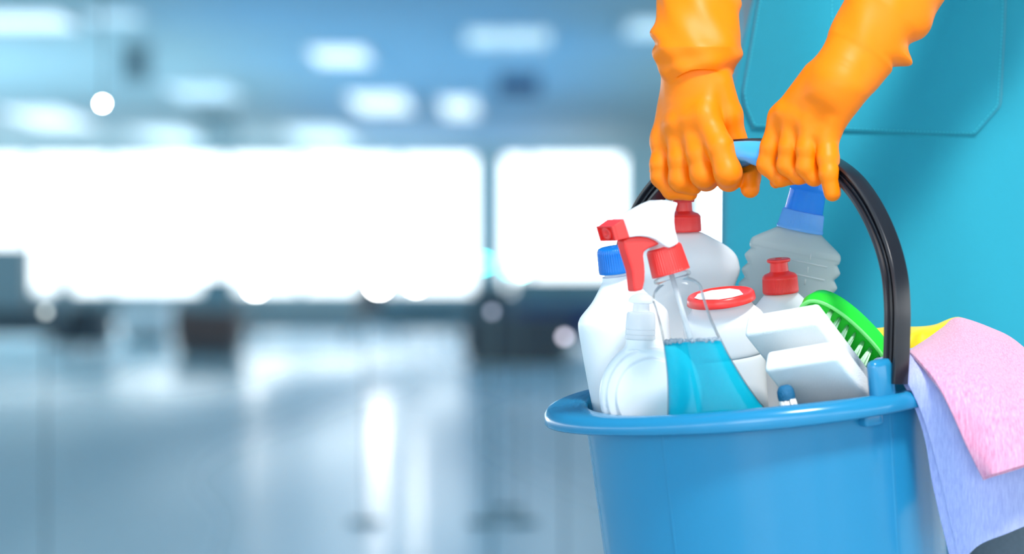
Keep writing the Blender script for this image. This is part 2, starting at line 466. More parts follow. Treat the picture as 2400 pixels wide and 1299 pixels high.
for seg in range(13):
    rg = []
    for i in range(NB*2):
        p = 2*PI*i/(NB*2); ro = outer(p)
        wv = 0.0015*math.sin(3*p)
        pr = [(R0-.003, -.010), (R0-.0032, -.002), (R0-.001, .0012+wv), (R0+.004, .0022+wv), (ro-.008, .0020+wv), (ro-.003, .0002+wv), (ro, -.004+wv),
              (ro+.0008, -.0115), (ro-.0006, -.0132), (ro-.0024, -.012), (ro-.003, -.004), (R0+.003, -.0035), (R0+.0002, -.010)][seg]
        rg.append((pr[0]*math.cos(p), pr[0]*math.sin(p), pr[1]))
    rim.append(rg)
rim.append(rim[0])
v, f = loft(rim, True, False, False)
mk('bucket_rim', v, f, M_blue, bucket, local=True, recalc=True)
# vertical reinforcing ribs on the wall and the gussets under the rim
for a_ in (-52, -128, 62, 140):
    a = R(a_); c, s = math.cos(a), math.sin(a)
    rg = []
    for z in (-.006, -.12, -.25):
        r = wall_r(z)
        rg.append([(r*math.cos(a+d)*1 + (0 if abs(d) > .001 else .0010*c), r*math.sin(a+d) + (0 if abs(d) > .001 else .0010*s), z) for d in (-.010, -.0099, 0, .0099, .010)])
    v, f = loft(rg, False, False, False)
    mk('wall_rib', v, f, M_blue, bucket, local=True)
def radial_box(phi, r0, r1, hw, z0, z1, name, m, bv, lab=None):
    a = R(phi); rd = Vector((math.cos(a), math.sin(a), 0)); tg = Vector((-math.sin(a), math.cos(a), 0))
    v, f = boxvf((r0, -hw, z0), (r1, hw, z1))
    v = [rd*p[0] + tg*p[1] + Vector((0, 0, p[2])) for p in v]
    o = mk(name, v, f, m, bucket, local=True, smooth=True); bevel(o, bv, 4); 
    return o
PHI = -41
radial_box(PHI-15, R0-.002, R0+.010, .0120, -.004, .030, 'handle_lug', M_blue, .0055)
radial_box(PHI+180, R0-.002, R0+.010, .012, -.004, .030, 'handle_lug', M_blue, .0055)
radial_box(PHI-20, R0-.004, R0+.009, .009, -.022, -.011, 'rim_gusset', M_blue, .003)

# handle: swept profile along the arch (arch plane contains the two pivots)
hp = [(2097, 898), (2100, 850), (2102, 800), (2103, 720), (2096, 640), (2074, 560), (2036, 480), (1988, 418), (1924, 376), (1850, 353), (1780, 346), (1700, 352),
      (1632, 374), (1572, 414), (1524, 468), (1488, 536), (1464, 610), (1454, 690), (1458, 770), (1466, 850), (1470, 905)]
S0_ = 0.0003605
def hY(px): d = (px-1775); return 2.600 - S0_*(0.78*d + 0.31*d*min(1, abs(d)/330)**3)
hpath = [P(x_, y_, hY(x_)) for x_, y_ in hp]
cp = smoothprof([tuple(p) for p in hpath], 6); cp = [Vector(p) for p in cp]
pl_n = (hpath[0]-hpath[10]).cross(hpath[-1]-hpath[10]).normalized()
if pl_n.y > 0: pl_n = -pl_n       # towards the camera
def sweep(path, prof):
    rg = []
    for i, p in enumerate(path):
        t = (path[min(i+1, len(path)-1)] - path[max(i-1, 0)]).normalized()
        out = t.cross(pl_n).normalized()
        rg.append([p + out*a + pl_n*b for a, b in prof])
    return loft(rg)
mid = hpath[10]*0.5 + (hpath[0]+hpath[-1])*0.25
tt = (cp[61]-cp[59]).normalized(); sgn = 1 if tt.cross(pl_n).dot(cp[60]-mid) > 0 else -1
hw_, rw_ = 0.0085, 0.0052
pr = [(rw_, -hw_), (rw_+.0008, 0), (rw_, hw_), (rw_-.0022, hw_), (rw_-.0034, hw_-.0035), (-rw_+.0034, hw_-.0035), (-rw_+.0022, hw_), (-rw_, hw_), (-rw_-.0004, 0), (-rw_, -hw_)]
pr = [(a*sgn*1.35, b) for a, b in pr]
v, f = sweep(cp, pr)
h = auto_smooth(mk('handle', v, f, M_black, bucket, recalc=True, label='black ribbed arched handle'), 30)
bevel(h, .0005, 2, 30)
# thin moulding line down the channel
v, f = sweep(cp[2:], [(.0006, hw_-.003), (.0006, hw_-.0015), (-.0006, hw_-.0015), (-.0006, hw_-.003)])
mk('handle_ridge', v, f, M_black, h)
gp = [p for p in cp if abs((p.x/p.y*F+CX) - 1757) < 118]
gr = []
for i, p in enumerate(gp):
    t = (gp[min(i+1, len(gp)-1)] - gp[max(i-1, 0)]).normalized(); out = t.cross(pl_n).normalized()*sgn
    px = p.x/p.y*F+CX
    bot = -.0165 + 0.0045*math.exp(-((px-1757)/24)**2)
    prf = [(.0050, -.011), (.0050, .011), (.004, .0128), (-.008, .0135), (bot+.002, .012), (bot, .009), (bot, -.009), (bot+.002, -.012), (-.008, -.0135), (.004, -.0128)]
    gr.append([p + out*a + pl_n*b for a, b in prf])
v, f = loft(gr)
auto_smooth(mk('handle_grip', v, f, M_grip, bucket, recalc=True, label='blue finger grip on the black handle'), 60)

# ------------------------------------------------------------------ bottles
M_white = mat('white_plastic', (0.84, 0.855, 0.875), 0.33, Subsurface_Weight=0.0, bump=0.01, bscale=40)
M_red = mat('red_plastic', (0.88, 0.035, 0.03), 0.3)
M_capblue = mat('blue_cap_plastic', (0.0, 0.16, 0.58), 0.35)
M_frost = mat('frosted_plastic', (0.78, 0.80, 0.82), 0.35, Transmission_Weight=0.35)
def frosted(name, col, rough, trans):
    m = bpy.data.materials.new(name); m.use_nodes = True
    nt = m.node_tree; N = nt.nodes; L = nt.links
    b = N['Principled BSDF']; b.inputs['Base Color'].default_value = (*col, 1); b.inputs['Roughness'].default_value = rough
    tr = N.new('ShaderNodeBsdfTransparent'); tr.inputs[0].default_value = (*[min(1, c*1.05) for c in col], 1)
    tl = N.new('ShaderNodeBsdfTranslucent'); tl.inputs[0].default_value = (*col, 1)
    m1 = N.new('ShaderNodeMixShader'); m1.inputs[0].default_value = 0.35; L.new(b.outputs[0], m1.inputs[1]); L.new(tl.outputs[0], m1.inputs[2])
    m2 = N.new('ShaderNodeMixShader'); m2.inputs[0].default_value = trans; L.new(m1.outputs[0], m2.inputs[1]); L.new(tr.outputs[0], m2.inputs[2])
    L.new(m2.outputs[0], N['Material Output'].inputs[0])
    return m
M_frost = frosted('frosted_grey_plastic', (0.64, 0.70, 0.70), 0.35, 0.28)
M_frost_cap = frosted('frosted_clear_cap', (0.88, 0.90, 0.92), 0.25, 0.30)
M_clearblue = frosted('clear_blue_plastic', (0.07, 0.47, 1.0), 0.12, 0.40)
M_lightblue = frosted('pale_blue_plastic', (0.22, 0.58, 1.0), 0.25, 0.25)
M_clear = glass('clear_plastic', (0.985, 0.99, 0.995), 1.22)

S0 = 0.0003605
def lathe_part(name, prof, m, parent, M, n=64, p=2.0, depth=1.0, ribs=0, ribamp=0, ribz=None, lab=None, capped=True, sub=1, ang=38, cy=0):
    """prof entries in px of the reference plane: (z, r) or (z, rx, ry); M places them; parts stored relative to the thing"""
    rg = []
    for q in prof:
        z = q[0]; rx = q[1]; ry = q[2] if len(q) > 2 else q[1]*depth
        rib = ribs and ribz and ribz[0] <= z <= ribz[1]
        n_ = ribs*4 if ribs else n
        md = (lambda i, a: 1 - (ribamp/rx if i % 4 in (2, 3) else 0)) if rib else None
        rg.append([Vector(s)*S0 for s in sup(rx, ry, z, n_, p, 0, cy, md)])
    v, f = loft(rg, True, capped, capped)
    v = [M @ q for q in v]
    o = mk(name, v, f, m, parent, recalc=True, label=lab)
    return auto_smooth(o, ang)

def arc(z0, r0, z1, r1, n=5, sgn=1):
    out = []
    for i in range(n+1):
        t = i/n*PI/2
        out.append((z0+(z1-z0)*math.sin(t), r1+(r0-r1)*math.cos(t)) if sgn > 0 else (z1+(z0-z1)*math.cos(t), r0+(r1-r0)*math.sin(t)))
    return out

# a) white bottle with blue ribbed cap
Ma = frame(1446, 640, 2.603, -7.8, 8)
t = thing('bottle', 'white bottle with a blue ribbed screw cap at the bucket left', 'bottle', Ma)
lathe_part('cap', [(2, 36), (2, 41), (6, 42), (10, 42), (48, 40.5), (54, 40), (60, 37), (62, 33), (62, 9), (59, 8), (58, 4)][::1], M_capblue, t, Ma, ribs=44, ribamp=1.4, ribz=(9, 54), lab='blue ribbed cap')
pf = smoothprof([(-14, 37), (-22, 40), (-60, 66), (-88, 94), (-98, 102), (-112, 107), (-150, 107), (-300, 100), (-380, 94), (-430, 88)], 6)
lathe_part('bottle_body', [(8, 30), (-6, 30), (-7, 36)] + [tuple(x) for x in pf] + [(-436, 80)], M_white, t, Ma, depth=.72, n=72)

def push_cap(t, M, k=1.0, ribs=72):
    lathe_part('cap', [(0, 38*k), (0, 42*k), (3, 43*k), (6, 43*k), (33*k, 42*k), (36*k, 42.5*k), (40*k, 41*k), (45*k, 36*k), (49*k, 25*k), (52*k, 22*k), (74*k, 21*k), (74*k, 27*k), (77*k, 28.5*k), (80*k, 28*k), (82*k, 25*k), (82*k, 9*k), (80*k, 7*k)],
               M_red, t, M, ribs=ribs, ribamp=.7, ribz=(5, 34*k), lab='red push-pull cap')

# d) tall white bottle at the back
Md = frame(1604, 543, 2.692, -2.0, 4)
t = thing('bottle', 'tall white bulging bottle with red push-pull cap directly under the left glove', 'bottle', Md)
push_cap(t, Md, .97)
pf = smoothprof([(-4, 44), (-16, 66), (-40, 104), (-62, 124), (-85, 131), (-105, 131), (-140, 118), (-200, 108), (-300, 112), (-420, 108)], 6)
lathe_part('bottle_body', [(10, 32), (-1, 34)] + [tuple(x) for x in pf] + [(-426, 96)], M_white, t, Md, depth=.36, n=80)

# g) white bottle with red cap, middle
Mg = frame(1830, 686, 2.640, -4.5, 7)
t = thing('bottle', 'white bottle with red push-pull cap behind the upper sponge', 'bottle', Mg)
push_cap(t, Mg)
pf = smoothprof([(-3, 40), (-18, 54), (-50, 82), (-80, 92), (-160, 84), (-260, 78), (-420, 80)], 6)
lathe_part('bottle_body', [(8, 30), (-1, 34)] + [tuple(x) for x in pf] + [(-424, 72)], M_white, t, Mg, depth=.5, n=72)

# e) white jar with red lid
Me = frame(1690, 700, 2.585, -7.5, 11)
t = thing('jar', 'white jar with red rimmed lid between spray bottle and sponge', 'jar', Me)
lid = lathe_part('lid', [(-8, 74), (-8, 80), (-6, 81), (8, 79), (12, 76), (13, 72), (11, 68), (9, 64), (9, 10), (9, 2)], M_red, t, Me, n=80, lab='red lid with white label')
M_paper = mat('white_label', (0.85, 0.86, 0.87), 0.6)
pl = [(-62, -6), (-52, -30), (-10, -56), (22, -52), (50, -34), (46, 20), (26, 50), (-16, 56), (-50, 36)]
v = [Me @ (Vector((x_, y_, 10))*S0) for x_, y_ in pl] + [Me @ (Vector((x_, y_, 11))*S0) for x_, y_ in pl]
n = len(pl); f = [tuple(range(n, 2*n)), tuple(reversed(range(n)))] + [(i, (i+1) % n, (i+1) % n+n, i+n) for i in range(n)]
mk('lid_label', v, f, M_paper, lid, smooth=False, recalc=True, label='white label on the red lid')
pf = smoothprof([(-10, 68), (-24, 74), (-44, 92), (-70, 97), (-118, 92), (-134, 88), (-140, 82), (-148, 86), (-250, 82), (-400, 76)], 5)
lathe_part('jar_body', [(-4, 66)] + [tuple(x) for x in pf] + [(-404, 66)], M_white, t, Me, depth=.62, n=80)

# f) translucent canister with blue cap
Mf = frame(1875, 536, 2.688, 11.5, 5)
t = thing('bottle', 'large frosted translucent bottle with clear blue cap before the apron', 'bottle', Mf)
lathe_part('cap', [(40, 46), (42, 47), (90, 44), (94, 45.5), (98, 44), (102, 42), (118, 41), (126, 38), (130, 30), (130, 4)], M_clearblue, t, Mf, n=64, lab='clear blue cap')
lathe_part('collar', [(-4, 54), (-4, 57), (0, 57.5), (4, 56), (6, 55), (38, 51.5), (42, 50), (44, 46)], M_lightblue, t, Mf, ribs=90, ribamp=.6, ribz=(5, 40), lab='pale blue ribbed collar')
rg = []
pts = [(-3, 52), (-10, 60), (-26, 84), (-40, 104), (-47, 110), (-58, 112), (-66, 110)]
for i in range(7):
    z0 = -70 - i*36
    pts += [(z0, 107), (z0-9, 113), (z0-18, 118-(i > 3)*4), (z0-27, 114)]
pts += [(-330, 104), (-380, 100)]
pf = smoothprof([p_ for p_ in pts if p_[0] > -329] + [(-340, 100), (-400, 98)], 4)
rg = []
for q in pf:
    z, rx = float(q[0]), float(q[1]); base = rx if z > -60 else (110 if z > -330 else 102); md = rx-base
    ry = 24 + .21*base if z > -60 else 47
    rr = []
    for x_, y_, _ in sup(1, 1, 0, 128, 2.6):
        e_ = max(0, (abs(x_)-.86)/.14); rr.append(Vector((math.copysign(abs(x_)*base + md*e_, x_), y_*ry, z))*S0)
    rg.append([Mf @ a_ for a_ in rr])
v, f = loft(rg); auto_smooth(mk('bottle_body', v, f, M_frost, t, recalc=True), 50)
M_emb = frosted('embossed_plastic', (0.86, 0.90, 0.91), 0.3, 0.35)
def f_surf(x_, z_):  # local px on the front of the canister
    rx, ry = 112, 112*.42
    y_ = -ry*(max(0, 1-abs(x_/rx)**2.6))**(1/2.6)
    return Mf @ (Vector((x_, y_-1.2, z_))*S0)
for za, zb in ((-52, -68), (-84, -98), (-114, -128)):
    v, f = tube([f_surf(34, za), f_surf(35, zb)], .0007, 8); mk('level_mark', v, f, M_emb, t)
for zc in (-74, -106):
    v, f = tube([f_surf(x_, zc-1-.02*x_) for x_ in (-8, 10, 30, 55, 80)], .0007, 8); mk('level_mark', v, f, M_emb, t)

# c) small round bottle with translucent flip cap
Mc = frame(1500, 796, 2.553, 2, 3)
t = thing('bottle', 'small white round bottle with frosted flip cap in front at left', 'bottle', Mc)
lathe_part('cap', [(0, 33), (2, 35), (10, 34.5), (11, 33), (13, 34.5), (22, 34), (23, 33), (25, 34.5), (58, 33), (63, 30), (65, 20), (82, 18.5), (84, 24), (86, 30), (90, 30.5), (95, 28), (101, 22), (106, 12), (107, 3)], M_frost_cap, t, Mc, n=56, lab='frosted clear flip cap')
def disk_f(X):
    x, y, z = X[..., 0], X[..., 1], X[..., 2]
    zz = z + 128
    r = np.sqrt((x-30)**2 + (zz)**2*0.86)
    front = -y
    th = 46 - 9*np.clip((r-80)/4, 0, 1) - 12*np.clip((r-101)/4, 0, 1)
    d1 = r - 119
    d2 = np.abs(y) - th*np.sqrt(np.clip(1.0-(r/150)**2, .1, 1))
    d = smax(d1, d2*0.9, 14)
    nk = np.maximum(np.sqrt(x*x+y*y)-32, np.abs(z+10)-12)
    return smin(d, nk, 10)
v, f = grid_mesh(disk_f, (-110, -60, -265), (165, 60, 8), 2.6)
v = [Mc @ (Vector(p)*S0) for p in v]
mk('bottle_body', v, f, M_white, t)

# b) transparent spray bottle
Mb = frame(1573, 641, 2.492, -16.5, 2)
t = thing('spray_bottle', 'clear trigger spray bottle with blue liquid and red white head', 'spray bottle', Mb)
bp = [(2, 33, 33, 2), (-2, 34, 34, 2), (-4, 40, 40, 2), (-8, 43, 43, 2), (-13, 42, 42, 2), (-16, 37, 37, 2), (-20, 38, 36, 2), (-26, 46, 38, 2.4), (-36, 54, 40, 3), (-48, 58, 41, 3.4), (-70, 57, 41, 3.6), (-120, 59, 42, 3.6), (-170, 66, 44, 3.6), (-220, 75, 46, 3.6), (-280, 91, 49, 3.6), (-330, 108, 52, 3.6), (-350, 116, 53, 3.6), (-400, 120, 54, 3.6), (-420, 112, 50, 3.6)]
pf = smoothprof(bp, 5)
def bottle_rings(shrink, z0=1e9, z1=-1e9):
    out = []
    for z, rx, ry, p in pf:
        if z0 >= z >= z1: out.append([Vector(q)*S0 for q in sup(rx-shrink, ry-shrink, z, 96, p)])
    return out
v, f = loft(bottle_rings(0), True, False, True); 
sh = mk('bottle_body', [Mb @ q for q in v], f, M_clear, t, recalc=True, label='clear bottle wall')
# liquid: same body slightly smaller, cut by a level surface
v, f = loft(bottle_rings(2.6, z1=-414), True, True, True)
v = [Mb @ q for q in v]
bm = bmesh.new(); vs = [bm.verts.new(q) for q in v]
for q in f: bm.faces.new([vs[i] for i in q])
bmesh.ops.recalc_face_normals(bm, faces=bm.faces)
lv = P(1615, 803, 2.49)
g = bmesh.ops.bisect_plane(bm, geom=bm.verts[:]+bm.edges[:]+bm.faces[:], plane_co=lv, plane_no=Vector((-.045, .06, 1)), clear_outer=True)
ed = [e_ for e_ in g['geom_cut'] if isinstance(e_, bmesh.types.BMEdge)]
bmesh.ops.contextual_create(bm, geom=ed)
bm.verts.index_update()
lv_edge = [v_.co.copy() for v_ in {v_ for e_ in ed for v_ in e_.verts}]
v = [q.co.copy() for q in bm.verts]; f = [tuple(q.index for q in fc.verts) for fc in bm.faces]; bm.free()
def liquid():
    m = bpy.data.materials.new('blue_cleaning_liquid'); m.use_nodes = True
    nt = m.node_tree; N = nt.nodes; L = nt.links
    b = N['Principled BSDF']; b.inputs['Base Color'].default_value = (0.0, 0.70, 0.92, 1); b.inputs['Roughness'].default_value = 0.05
    b.inputs['IOR'].default_value = 1.33
    tr = N.new('ShaderNodeBsdfTransparent'); tr.inputs[0].default_value = (0.22, 0.93, 1.0, 1)
    tl = N.new('ShaderNodeBsdfTranslucent'); tl.inputs[0].default_value = (0.02, 0.75, 0.98, 1)
    m1 = N.new('ShaderNodeMixShader'); m1.inputs[0].default_value = 0.45; L.new(b.outputs[0], m1.inputs[1]); L.new(tl.outputs[0], m1.inputs[2])
    m2 = N.new('ShaderNodeMixShader'); m2.inputs[0].default_value = 0.5; L.new(m1.outputs[0], m2.inputs[1]); L.new(tr.outputs[0], m2.inputs[2])
    L.new(m2.outputs[0], N['Material Output'].inputs[0]); return m
auto_smooth(mk('liquid', v, f, liquid(), t, label='bright blue liquid'), 50)
# foam ring
M_foam = frosted('foam_bubbles', (0.72, 0.80, 0.86), 0.1, 0.45)
parts = []
for i in range(230):
    a = random.choice(lv_edge); b = random.choice(lv_edge); k_ = random.random()**3*.5
    c = a.lerp(b, k_); c.z += random.uniform(-.0005, .0022); c = c.lerp(lv, .05)
    parts.append(icos(c, random.uniform(.0009, .0022), 1))
v, f = join_vf(*parts); mk('foam', v, f, M_foam, t, kind='stuff', label='foam bubbles on the liquid')
M_tube = frosted('dip_tube_plastic', (0.85, 0.88, 0.90), 0.2, 0.5)
v, f = tube([Mb @ (Vector((0, 0, z))*S0) for z in (10, -200, -405)], .0022, 14); mk('dip_tube', v, f, M_tube, t)
lathe_part('collar', [(0, 37), (0, 43.5), (3, 44.5), (6, 44), (55, 41), (59, 40), (63, 36), (64, 20), (64, 4)], M_red, t, Mb, ribs=46, ribamp=1.5, ribz=(5, 57), lab='red ribbed collar')
M_inner = mat('pump_core', (0.80, 0.70, 0.70), .3)
lathe_part('pump_core', [(62, 34), (70, 30), (74, 26), (84, 14), (100, 14)], M_inner, t, Mb, n=40, lab='pale pump core above the collar')
# trigger head: profiles drawn on the near side face, which recedes to the right
yaw = R(34); ex = Vector((-math.sin(yaw), math.cos(yaw), 0))
def hd(zx, zy, inset=0.0):
    px = 1380 + zx/5.4125; py = 460 + zy/5.4125
    Y = 2.474 + (px-1566)*S0*math.tan(yaw)*.55
    return P(px, py, Y) + ex*inset
WH = 0.0175
shroud = [(445, 290), (560, 225), (700, 155), (820, 90), (925, 48), (1000, 55), (1085, 72), (1125, 82), (1134, 98), (1108, 160), (1092, 230), (1090, 320), (1100, 420), (1122, 500), (1146, 592), (1090, 630), (1030, 655), (990, 640), (930, 600), (860, 550), (780, 520), (700, 508), (620, 508), (520, 522), (495, 430)]
v, f = extrude([hd(*p_, inset=0.0) for p_ in shroud], ex*WH)
o = mk('spray_head', v, f, M_white, t, recalc=True, label='white spray head shroud'); bevel(o, .0022, 4, 50); auto_smooth(o, 60)
# nozzle: block with a recessed square end and a round boss
noz = [(325, 385), (440, 288), (522, 520), (375, 560)]
nearp = [hd(*p_) for p_ in [(320, 372), (442, 286), (520, 525), (374, 560)]]
nw = WH*1.25
v, f = extrude(nearp, ex*nw); o = mk('nozzle', v, f, M_red, t, recalc=True, smooth=False, label='red square nozzle'); bevel(o, .0007, 2)
a0, d0 = nearp[0], nearp[3]; a1, d1 = a0+ex*nw, d0+ex*nw
nn = (d0-a0).cross(ex).normalized()
if nn.y > 0 and nn.x > 0: nn = -nn
if nn.x > 0: nn = -nn
cc = (a0+d0+a1+d1)/4
ax1 = (d0-a0).normalized(); ax2 = ex
rw = (d0-a0).length*.5; rh = nw*.5
fr_ = []
for (u0, u1, w0, w1) in ((-1, 1, -1, -.84), (-1, 1, .84, 1), (-1, -.84, -.84, .84), (.84, 1, -.84, .84)):
    q = [cc + ax1*rw*u + ax2*rh*w_ for u, w_ in ((u0, w0), (u1, w0), (u1, w1), (u0, w1))]
    fr_.append(extrude(q, nn*.0022))
v, f = join_vf(*fr_); mk('nozzle_rim', v, f, M_red, t, recalc=True, smooth=False)
rg = []
for r_, h_ in ((.0052, 0), (.0052, .0018), (.0044, .0024), (.0028, .0022), (.0022, .0008), (.001, .0008)):
    rg.append([cc + (ax1*math.cos(2*PI*i/28) + ax2*math.sin(2*PI*i/28))*r_ + nn*h_ for i in range(28)])
v, f = loft(rg, True, False, True); mk('nozzle_outlet', v, f, M_red, t, recalc=True)
# trigger
trg = [(520, 525), (590, 512), (700, 508), (800, 525), (880, 560), (950, 605), (880, 635), (800, 665), (745, 705), (738, 760), (750, 860), (757, 960), (752, 1080), (728, 1192), (622, 1218), (612, 1120), (596, 960), (560, 840), (520, 720), (492, 620), (483, 560)]
v, f = extrude([hd(*p_, inset=.004) for p_ in trg], ex*(WH-.007))
o = mk('trigger', v, f, M_red, t, recalc=True, label='red curved trigger'); bevel(o, .0016, 3, 40); auto_smooth(o, 45)

# ------------------------------------------------------------------ sponges
M_sponge = mat('white_melamine_foam', (0.88, 0.90, 0.91), 0.9, bump=0.35, bscale=900)
def sponge(px, py, Y, w_, t_, l_, lab):
    Wv = Vector((160, -94, 30)).normalized(); Tv = Vector((-11, -35, -50)).normalized(); Lv = Vector((122, 163, -139)).normalized()
    Lv = Wv.cross(Tv)*(1 if Wv.cross(Tv).dot(Lv) > 0 else -1); Lv.normalize(); Tv = Lv.cross(Wv)*(1 if Lv.cross(Wv).dot(Tv) > 0 else -1); Tv.normalize()
    o0 = P(px, py, Y)
    M = Matrix.Translation(o0)
    t = thing('sponge', lab, 'sponge', M)
    n = 9
    q = []
    v, f = boxvf((0, 0, 0), (1, 1, 1))
    v = [o0 + Wv*p_[0]*w_ + Tv*p_[1]*t_ + Lv*p_[2]*l_ for p_ in v]
    o = mk('foam_block', v, f, M_sponge, t, recalc=True); bevel(o, .0042, 5)
    return t
sponge(1750, 737, 2.530, .066, .0215, .115, 'upper white foam sponge leaning above the other one')
sponge(1796, 822, 2.495, .066, .0200, .075, 'lower white foam sponge resting against the bucket rim')

# ------------------------------------------------------------------ green brush
M_green = mat('green_brush_plastic', (0.02, 0.75, 0.04), 0.3)
M_bris = mat('pale_green_bristles', (0.62, 0.92, 0.62), 0.5)
U = Vector((0.715, 0.12, -0.69)).normalized()
Nn = Vector((-0.28, -0.70, -0.62)); Nn = (Nn - U*Nn.dot(U)).normalized()
Vv = Nn.cross(U).normalized()
if Vv.z < 0: Vv = -Vv
BO = P(1978, 796, 2.588)
t = thing('scrub_brush', 'bright green scrub brush with pale bristles right of the sponges', 'brush', BO)
def bpnt(u, v_, n_): return BO + (U*u + Vv*v_ + Nn*n_)*S0
def oval(hu, hv, n_, cu=0, cv=0, k=48, p=2.3):
    return [bpnt(cu+x_, cv+y_, n_) for x_, y_, _ in sup(hu, hv, 0, k, p)]
rgs = [oval(60, 20, -50, 6, 12), oval(104, 42, -46, 4, 12), oval(128, 56, -34, 2, 10), oval(138, 62, -12, 4, 5), oval(136, 62, 0, 6), oval(136, 62, 5, 6), oval(131, 57, 6, 6), oval(127, 53, 2, 6), oval(124, 50, -6, 6), oval(60, 20, -8, 6)]
v, f = loft(rgs)
auto_smooth(mk('brush_block', v, f, M_green, t, recalc=True), 50)
M_lip = mat('light_green_plastic', (0.22, 0.90, 0.22), 0.3)
a_ = [(136, 62, 4), (138, 64, 7), (136, 62, 10), (130, 56, 10), (126, 52, 6), (130, 56, 3)]
v, f = loft([oval(hu, hv, n_, 6) for hu, hv, n_ in a_ + a_[:1]], True, False, False)
mk('brush_lip', v, f, M_lip, t, recalc=True, label='lighter green lip round the bristles')
def tuft(u, v_):
    parts = []
    for k_ in range(16):
        a = random.random()*2*PI; r_ = random.uniform(0, 5.0); 
        b0 = bpnt(u+math.cos(a)*r_*.7, v_+math.sin(a)*r_*.7, -8)
        sp = 1.9
        b1 = bpnt(u+math.cos(a)*r_*sp, v_+math.sin(a)*r_*sp, 60+random.uniform(-3, 3))
        parts.append(tube([b0, b1], .0008, 5))
    return join_vf(*parts)
for i, v_ in enumerate((-32, 0, 30)):
    for j in range(9):
        u = -104 + j*26 + (13 if i % 2 else 0)
        if ((u-0)/122)**2 + (v_/52)**2 > .95: continue
        vv, ff = tuft(u+6, v_); mk('bristle_tuft', vv, ff, M_bris, t)

# small blue brush head by the rim
M_bb = mat('blue_brush_plastic', (0.0, 0.12, 0.26), 0.5, bump=.6, bscale=900)
M_wb = mat('white_bristles', (0.75, 0.74, 0.72), 0.7)
Mh = frame(1845, 945, 2.462, -10, 12)
Mh = Matrix.Translation(P(1846, 942, 2.480)) @ Matrix.Rotation(R(-12), 4, 'Y')
t = thing('small_brush', 'small dark blue brush tip peeping over the rim by the lower sponge', 'brush', Mh)
lathe_part('brush_cap', [(-70, 12), (2, 12), (4, 19), (14, 20), (26, 19), (35, 14), (38, 7), (38, 2)], M_bb, t, Mh, n=28)
parts = []
for i in range(260):
    a = random.uniform(0, 2*PI); r0 = random.uniform(13, 18)
    p0 = Mh @ (Vector((math.cos(a)*r0, math.sin(a)*r0, 6))*S0); p1 = Mh @ (Vector((math.cos(a)*(r0+5), math.sin(a)*(r0+5), random.uniform(-34, -24)))*S0)
    parts.append(tube([p0, p1], .0005, 4))
v, f = join_vf(*parts); mk('bristles', v, f, M_wb, t, kind='stuff', label='short white bristles')

# ------------------------------------------------------------------ cloths
def felt(name, c1, c2):
    m = mat(name, c1, 0.95, Sheen_Weight=0.5, Sheen_Roughness=0.5)
    nt = m.node_tree; N = nt.nodes; L = nt.links; b = N['Principled BSDF']
    tc = N.new('ShaderNodeTexCoord'); mp = N.new('ShaderNodeMapping'); mp.inputs['Scale'].default_value = (900, 300, 90); mp.inputs['Rotation'].default_value = (0, .35, 0)
    t1 = N.new('ShaderNodeTexNoise'); t1.inputs['Scale'].default_value = 1.0; t1.inputs['Detail'].default_value = 6; t1.inputs['Roughness'].default_value = .7
    L.new(tc.outputs['Object'], mp.inputs[0]); L.new(mp.outputs[0], t1.inputs['Vector'])
    mx = N.new('ShaderNodeMix'); mx.data_type = 'RGBA'; mx.inputs['A'].default_value = (*c1, 1); mx.inputs['B'].default_value = (*c2, 1)
    mr = N.new('ShaderNodeMapRange'); mr.inputs['From Min'].default_value = .35; mr.inputs['From Max'].default_value = .7
    L.new(t1.outputs['Fac'], mr.inputs['Value']); L.new(mr.outputs['Result'], mx.inputs['Factor']); L.new(mx.outputs['Result'], b.inputs['Base Color'])
    t2 = N.new('ShaderNodeTexNoise'); t2.inputs['Scale'].default_value = 1200; t2.inputs['Detail'].default_value = 3; L.new(tc.outputs['Object'], t2.inputs['Vector'])
    bp = N.new('ShaderNodeBump'); bp.inputs['Strength'].default_value = .5; bp.inputs['Distance'].default_value = .0006
    L.new(t2.outputs['Fac'], bp.inputs['Height']); L.new(bp.outputs['Normal'], b.inputs['Normal'])
    return m
M_lilac = felt('lilac_felt', (0.33, 0.36, 0.72), (0.49, 0.53, 0.86))
M_pink = felt('pink_felt', (0.66, 0.19, 0.34), (0.88, 0.44, 0.60))
M_yellow = mat('yellow_cloth', (0.95, 0.68, 0.0), 0.6, Sheen_Weight=.2)
def net(rows, su=8, sv=8):
    A = [smoothprof(r_, su) for r_ in rows]
    colsn = len(A[0]); B = []
    for j in range(colsn): B.append(smoothprof([tuple(a_[j]) for a_ in A], sv))
    return [[B[j][i] for j in range(colsn)] for i in range(len(B[0]))]
def cloth(name, rows, m, th, label, parent=None, part=None, amp=.0006, fold=0.0):
    G = net(rows)
    nr, nc = len(G), len(G[0])
    V = []
    for r_ in G:
        for q in r_:
            p = P(q[0], q[1], q[2]); d = mnoise.noise(p*60)*amp + mnoise.noise(p*18)*fold
            V.append(p + Vector((d*.3, d, d*.2)))
    Fc = [(i*nc+j, i*nc+j+1, (i+1)*nc+j+1, (i+1)*nc+j) for i in range(nr-1) for j in range(nc-1)]
    o = mk(part or name, V, Fc, m, parent)
    s = o.modifiers.new('s', 'SOLIDIFY'); s.thickness = th; s.offset = 0
    b = bevel(o, th*.35, 3, 60)
    return o
t = thing('cleaning_cloth', 'lilac felt cloth hanging over the bucket rim under the pink one', 'cloth', P(2150, 880, 2.52))
